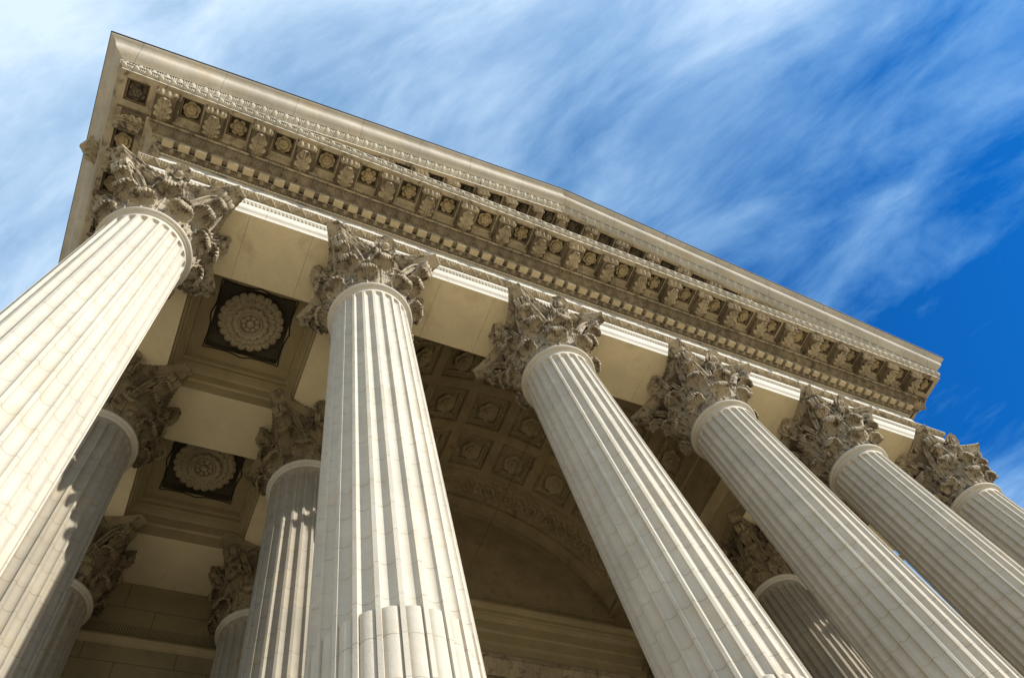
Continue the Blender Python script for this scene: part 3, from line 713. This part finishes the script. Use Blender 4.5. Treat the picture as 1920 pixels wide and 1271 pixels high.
# ------------------------------------------------------------------ ceilings of the side bays
def inner_belt(mb, x0, x1, y0, y1, prof):
    P = np.asarray(prof, float); q, z = P[:, 0], P[:, 1]
    rows = [np.c_[x0+q, y0+q, z], np.c_[x1-q, y0+q, z], np.c_[x1-q, y1-q, z], np.c_[x0+q, y1-q, z]]
    mb.grid(np.stack(rows+[rows[0]], 0))
WELL = [(0, 0), (0, .085), (.006, .089), (.010, .095), (.010, .165), (.016, .170), (.022, .182), (.032, .205), (.034, .214), (.040, .215), (.040, .250), (.046, .254), (.050, .268), (.050, .300)]
def big_rosette():
    mb = MB(); nr = 26
    def layer(R, k, prof, rib, notch):
        nt = k*16; th = np.linspace(0, 2*np.pi, nt, endpoint=False); rr = np.linspace(0, 1, nr); pet = np.abs(np.cos(th*k/2))
        edge = R*(1-notch+notch*pet**.45); rad = np.outer(edge, rr); h = np.interp(rr, *zip(*prof))[None]+rib*(np.cos(th*k)*.6+.5*np.cos(th*k*3))[:, None]*np.clip(rr*1.6-.5, 0, 1)[None]
        G = np.stack([rad*np.cos(th)[:, None], rad*np.sin(th)[:, None], -h], 2); B0 = G[:, -1:].copy(); B0[..., :2] *= .94; B0[..., 2] += .012; B1 = B0.copy(); B1[..., 2] = 0
        mb.grid(np.concatenate([G, B0, B1], 1), close=True)
    layer(.176, 22, [(0, .03), (.5, .030), (.7, .042), (.9, .050), (1, .040)], .0042, .08)
    layer(.138, 22, [(0, .04), (.6, .041), (.8, .053), (.93, .058), (1, .050)], .0035, .10)
    layer(.100, 14, [(0, .05), (.55, .052), (.75, .066), (.92, .072), (1, .062)], .003, .12)
    tor = [(.060+.007*np.cos(q), -.060-.014*np.sin(q)) for q in np.linspace(0, np.pi, 9)]; lathe(mb, tor, 48)
    def knob(cx, cy, R, h0): 
        a = np.linspace(0, np.pi/2, 6); P = [(R, -h0+.02)]+[(R*np.cos(q), -h0-R*.6*np.sin(q)) for q in a]
        n0 = len(mb.v); lathe(mb, P, 16); mb.v[-1] = mb.v[-1]+[cx, cy, 0]
    for a in np.linspace(0, 2*np.pi, 8, endpoint=False): knob(.038*np.cos(a), .038*np.sin(a), .0135, .062)
    knob(0, 0, .022, .066)
    return mb.mesh('rosette', mat=M_CROS, angle=50)
BIGROS = big_rosette()
def bay(x0, x1, y0, y1, label):
    t = thing('ceiling_bay', label, 'ceiling', ((x0+x1)/2, (y0+y1)/2, 0), 'coffered ceiling bays between the side columns')
    L = (-(x0+x1)/2, -(y0+y1)/2, 0)
    mb = MB(); inner_belt(mb, x0, x1, y0, y1, WELL); part('moulding', mb, M_INT, t, L, angle=20)
    cx, cy_ = (x0+x1)/2, (y0+y1)/2+.005; h = .198; i = .050
    mb = MB(); a, b, c, d = x0+i, x1-i, y0+i, y1-i; z = .3
    hx0, hx1, hy0, hy1 = cx-h, cx+h, cy_-h, cy_+h
    mb.quad((a, c, z), (b, c, z), (hx1, hy0, z), (hx0, hy0, z)); mb.quad((b, c, z), (b, d, z), (hx1, hy1, z), (hx1, hy0, z))
    mb.quad((b, d, z), (a, d, z), (hx0, hy1, z), (hx1, hy1, z)); mb.quad((a, d, z), (a, c, z), (hx0, hy0, z), (hx0, hy1, z))
    part('panel', mb, M_INT, t, L, smooth=False)
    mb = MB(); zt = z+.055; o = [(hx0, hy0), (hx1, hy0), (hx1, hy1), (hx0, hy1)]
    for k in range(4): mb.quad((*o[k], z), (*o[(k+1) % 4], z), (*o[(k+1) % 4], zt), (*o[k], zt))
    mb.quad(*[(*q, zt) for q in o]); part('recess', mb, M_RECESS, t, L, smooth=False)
    link('rosette', BIGROS, t, (cx+L[0], cy_+L[1], zt-.0005), (0, 0, .2))
    # slack edge cord of the bird net round the recess
    mb = MB(); g = h+.008; cs = [(-g, -g), (g, -g), (g, g), (-g, g)]; pts = []
    for k in range(4):
        A, C = np.array(cs[k]), np.array(cs[(k+1) % 4]); nrm = np.array([(C-A)[1], -(C-A)[0]]); nrm = nrm/np.linalg.norm(nrm)
        for s in np.linspace(0, 1, 17)[:-1]:
            off = -.007*np.sin(2*np.pi*min(s, 1-s)*1.0)+.008*np.exp(-((s-.5)/.08)**2)+.0010*np.sin(40*s+k)
            q = A+(C-A)*s+nrm*off; pts.append((cx+q[0], cy_+q[1], z-.006))
    pts.append(pts[0]); tube(mb, pts, .0034, 6); part('net_cord', mb, M_CORD, t, L)
    return t
Y1a, Y1b, Y2a, Y2b = B2, ROW2-B2, ROW2+B2, ROW3-B2
bay(BX, 1-BX, Y1a, Y1b, 'upper left ceiling bay whose round rosette sits in a dark square behind the front beam')
bay(BX, 1-BX, Y2a, Y2b, 'deeper, dimmer ceiling bay at lower left, its round rosette between the inner columns')
bay(XS[4]+BX, XR-BX, Y1a, Y1b, 'ceiling bay at the right end behind the front beam, hidden by columns')
bay(XS[4]+BX, XR-BX, Y2a, Y2b, 'ceiling bay at the right end by the back wall, hidden by columns')
# beams: soffits between wells
YW = 2.13
beams = thing('ceiling_beams', 'plain tan stone beams running from column to column under the ceilings', 'beam')
def flat(mb, x0, x1, y0, y1, z=0.0): mb.quad((x0, y0, z), (x1, y0, z), (x1, y1, z), (x0, y1, z))
under = []
for x0, x1 in ((BX, 1-BX), (XS[4]+BX, XR-BX)): under += [(x0, x1, Y1b, Y2a), (x0, x1, Y2b, YW)]
# the outer side beams are a little wider than the architrave ring
under += [(B2, BX, B2, YW), (XR-BX, XR-B2, B2, YW), (1-BX, 1+BX, B2, YW), (XS[4]-BX, XS[4]+BX, B2, YW)]
for a, b, c, d in under:
    mb = MB(); flat(mb, a, b, c, d); part('underside', mb, M_SOFF, beams, smooth=False)

# ------------------------------------------------------------------ barrel vault
VR, VZ, YV = 1.39, .30, 2.26
vault = thing('barrel_vault', 'shadowy brown barrel vault with rows of square flower coffers behind the middle columns', 'vault', (XC, 0, VZ))
PHI = 16.2; NC = 4; VP = .391; ROWS = [.082, .473, .864, 1.255, 1.646]
def vmap(sx, y, d): a = sx/VR; return np.stack([(VR+d)*np.sin(a), y, (VR+d)*np.cos(a)], -1)
def coffer_mesh():
    mb = MB(); hs, hy = VR*math.radians(PHI)/2, VP/2
    steps = [(1.0, 0), (.80, 0), (.79, .006), (.775, .006), (.77, .0), (.755, .0), (.745, .026), (.52, .026), (.51, .020), (.485, .020), (.48, .046)]
    n = 24; t = np.linspace(-1, 1, n+1)[:-1]
    ring = np.vstack([np.c_[t, -np.ones(n)], np.c_[np.ones(n), t], np.c_[-t, np.ones(n)], np.c_[-np.ones(n), -t]])
    L = [vmap(ring[:, 0]*hs*s, ring[:, 1]*hy*s, np.full(len(ring), d)) for s, d in steps]
    mb.grid(np.stack(L, 1), close=True)
    g = np.linspace(-.48, .48, 9); U, V = np.meshgrid(g, g, indexing='ij'); mb.grid(vmap(U*hs, V*hy, np.full(U.shape, .046)))
    # carved leaf border lying on the middle step
    q = np.linspace(0, 4, 4*44+1)[:-1]; k = q.astype(int) % 4; f = (q % 1)*2-1
    def at(s): return np.c_[np.select([k == 0, k == 1, k == 2, k == 3], [f, 1+0*f, -f, -1+0*f])*s, np.select([k == 0, k == 1, k == 2, k == 3], [-1+0*f, f, 1+0*f, -f])*s]
    Lb = []
    for j, s in enumerate(np.linspace(.72, .55, 7)):
        v = j/6; w = .004+.014*np.abs(np.sin(np.pi*q*5.5+(.8 if v > .5 else 0)))*np.sin(np.pi*v); p_ = at(s); Lb.append(vmap(p_[:, 0]*hs, p_[:, 1]*hy, .026-w*(0 < v < 1)))
    mb.grid(np.stack(Lb, 1), close=True)
    return mb.mesh('coffer', mat=M_VAULT, angle=25)
COF = coffer_mesh()
def vros():
    mb = MB(); flower(mb, [(.086, 6, .020, .044, 0), (.046, 6, .038, .052, .5)], (.020, .048), seed=31, notch=.16); return mb.mesh('flower', mat=M_VROS, angle=50)
VROS = vros()
for yc in ROWS[1:]:
    for i in range(-NC, NC+1):
        a = math.radians(i*PHI); c = link('coffer', COF, vault, (0, yc, 0), (0, a, 0))
        link('flower', VROS, c, (0, 0, VR+.0455), (0, 0, .3))
AM = math.radians(PHI*(NC+.5))
mb = MB()
def arch(mb, y0, y1, R_, n=60, a=AM): 
    th = np.linspace(-a, a, n); mb.grid(np.stack([np.stack([R_*np.sin(th), np.full(n, y), R_*np.cos(th)], 1) for y in (y0, y1)], 0))
def archring(mb, y, Ra, Rb, n=60, a=AM):
    th = np.linspace(-a, a, n); mb.grid(np.stack([np.stack([R_*np.sin(th), np.full(n, y), R_*np.cos(th)], 1) for R_ in (Ra, Rb)], 0))
yb0 = ROWS[-1]+VP/2
arch(mb, B2, ROWS[1]-VP/2, VR); arch(mb, yb0, yb0+.02, VR-.012); archring(mb, yb0, VR, VR-.012); archring(mb, yb0+.02, VR-.012, VR)
arch(mb, 2.085, 2.19, VR-.045); archring(mb, 2.085, VR, VR-.045); archring(mb, 2.19, VR-.045, VR); arch(mb, 2.19, YV, VR)
# plain upright strip below the coffers, then the crown moulding of the beam
sx_, cz_ = VR*math.sin(AM), VR*math.cos(AM)
for s in (-1, 1):
    pr = [(sx_, cz_), (sx_-.022, cz_-.002), (sx_-.022, cz_-.03), (sx_-.006, cz_-.032), (sx_-.006, .012), (sx_-.05, .006), (sx_-.055, -.012), (sx_-.045, -.02), (sx_-.03, -.045), (XC-1-BX-.012, -.06), (XC-1-BX-.012, -.13), (XC-1-BX-.010, -.135), (XC-1-BX-.006, -.205), (XC-1-BX, -.211), (XC-1-BX, -.30)]
    mb.grid(np.stack([np.array([(s*x, y, z) for x, z in pr]) for y in (B2, YV)], 0))
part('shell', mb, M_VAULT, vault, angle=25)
def scroll_band():
    mb = MB(); y0, y1 = yb0+.02, 2.085; ns, nv = 760, 24
    th = np.linspace(-AM, AM, ns); v = np.linspace(0, 1, nv); T, V = np.meshgrid(th*VR, v, indexing='ij')
    per = .2; f = (T/per-np.floor(T/per)-.5)*per; yy = (V-.5)*(y1-y0); k = np.floor(T/per) % 2*2-1
    r = np.hypot(f, yy); an = np.arctan2(yy, f)*k
    sp = np.cos(2*np.pi*(r/.034)-an)*np.exp(-(r/.085)**4); stem = np.exp(-((yy-k*.055*np.cos(2*np.pi*f/per))/.009)**2)
    fl = .9*np.cos(5*an)*np.exp(-((r-.02)/.016)**2)+.5*np.cos(9*an)*np.exp(-((r-.09)/.018)**2)
    d = -.013*(np.clip(sp, -.3, 1)+stem+fl); mb.grid(np.stack([(VR+d)*np.sin(th)[:, None], y0+V*(y1-y0), (VR+d)*np.cos(th)[:, None]], 2))
    return mb
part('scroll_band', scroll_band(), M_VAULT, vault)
# lunette wall closing the vault
mb = MB(); th = np.linspace(-np.pi/2, np.pi/2, 40)
V = [(1.42*np.sin(a), YV, 1.42*np.cos(a)) for a in th]+[(1.42, YV, -.32), (-1.42, YV, -.32)]
mb.add(V, [tuple(range(len(V)))])
mb.box(-1.36, 1.36, YV-.03, YV+.01, .30, .335)
part('lunette', mb, M_VAULT, vault, smooth=False)

# ------------------------------------------------------------------ back wall
wall = thing('back_wall', 'shaded stone back wall of the portico with a moulded cornice under the vault', 'wall', (XC, YW, ZB))
W0 = (-XC, -YW, -ZB)
mb = MB(); mb.quad((-.17, YW, ZB), (XR+.17, YW, ZB), (XR+.17, YW, 0), (-.17, YW, 0))
for x in (-.17, XR+.17): mb.quad((x, YW, ZB), (x, YEND, ZB), (x, YEND, 0), (x, YW, 0))
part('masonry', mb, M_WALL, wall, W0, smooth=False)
mb = MB()
pr = [(0, -.075), (.012, -.07), (.014, -.01), (.03, 0), (.03, .085), (.036, .09), (.040, .098), (.040, .18), (.046, .188), (.062, .208), (.066, .225), (.072, .228), (.072, .262), (.080, .268), (.094, .290), (.096, .303), (0, .304)]
mb.grid(np.stack([np.array([(x, YW-q, z) for q, z in pr]) for x in (1+BX, XS[4]-BX)], 0))
part('cornice', mb, M_INT, wall, W0, angle=20)
mb = MB(); nx = 420; x = np.linspace(1.45, XS[4]-.45, nx); v = np.linspace(0, 1, 9); X, V = np.meshgrid(x, v, indexing='ij')
q = .012+.045*(1-V)*0+.05*V**1.5+.012*np.abs(np.sin(np.pi*X/.045))*np.sin(np.pi*V); mb.grid(np.stack([X, YW-q, -.275+.10*V], 2))
mb.box(1.45, XS[4]-.45, YW-.075, YW-.002, -.172, -.155); part('door_hood', mb, M_CARV, wall, W0)
st = [(0, -.462), (.006, -.460), (.008, -.447), (.014, -.441), (.016, -.432), (.020, -.428), (.021, -.416), (0, -.41)]
for x0, x1 in ((.0, 1.0), (XS[4], XR)):
    mb = MB(); mb.grid(np.stack([np.array([(x, YW-q, z) for q, z in st]) for x in (x0, x1)], 0)); part('string_course', mb, M_INT, wall, W0, angle=20)
mb = MB()
for x in np.arange(.1, .95, .0125): tube(mb, [(x, YW-.035, -.412), (x+.001, YW-.045, -.39), (x+.002, YW-.052, -.366)], .0012, 4)
part('bird_spikes', mb, M_CORD, wall, W0)

# ------------------------------------------------------------------ ground
mb = MB()
for k in range(1, 5): mb.box(-.75-.1*k, XR+.75+.1*k, -.42-.1*k, 7, ZB-.062*(k+1), ZB-.062*k-.0005)
structure('steps', mb, M_GROUND, smooth=False)
mb = MB(); mb.box(-.75, XR+.75, -.42, 7, ZB-.062, ZB); structure('portico_floor', mb, M_FLOOR, smooth=False)
mb = MB(); mb.quad((-900, -900, ZB-.312), (900, -900, ZB-.312), (900, 900, ZB-.312), (-900, 900, ZB-.312))
structure('ground', mb, M_ASPHALT, smooth=False)
mb = MB(); mb.quad((-5, -7, ZB-.3105), (XR+5, -7, ZB-.3105), (XR+5, 1, ZB-.3105), (-5, 1, ZB-.3105))
structure('forecourt_paving', mb, M_GROUND, smooth=False)

cab = MB(); A_, B_ = np.array((2.93, 1.22, 1.585)), np.array((2.593, 2.2, .857)); tt = np.linspace(0, 1, 14)[:, None]
tube(cab, A_+(B_-A_)*tt, .0016, 5); o = part('cable', cab, M_CORD, None); o['label'] = 'thin dark cable running down across the barrel vault to the back wall'; o['category'] = 'cable'; o['kind'] = 'thing'
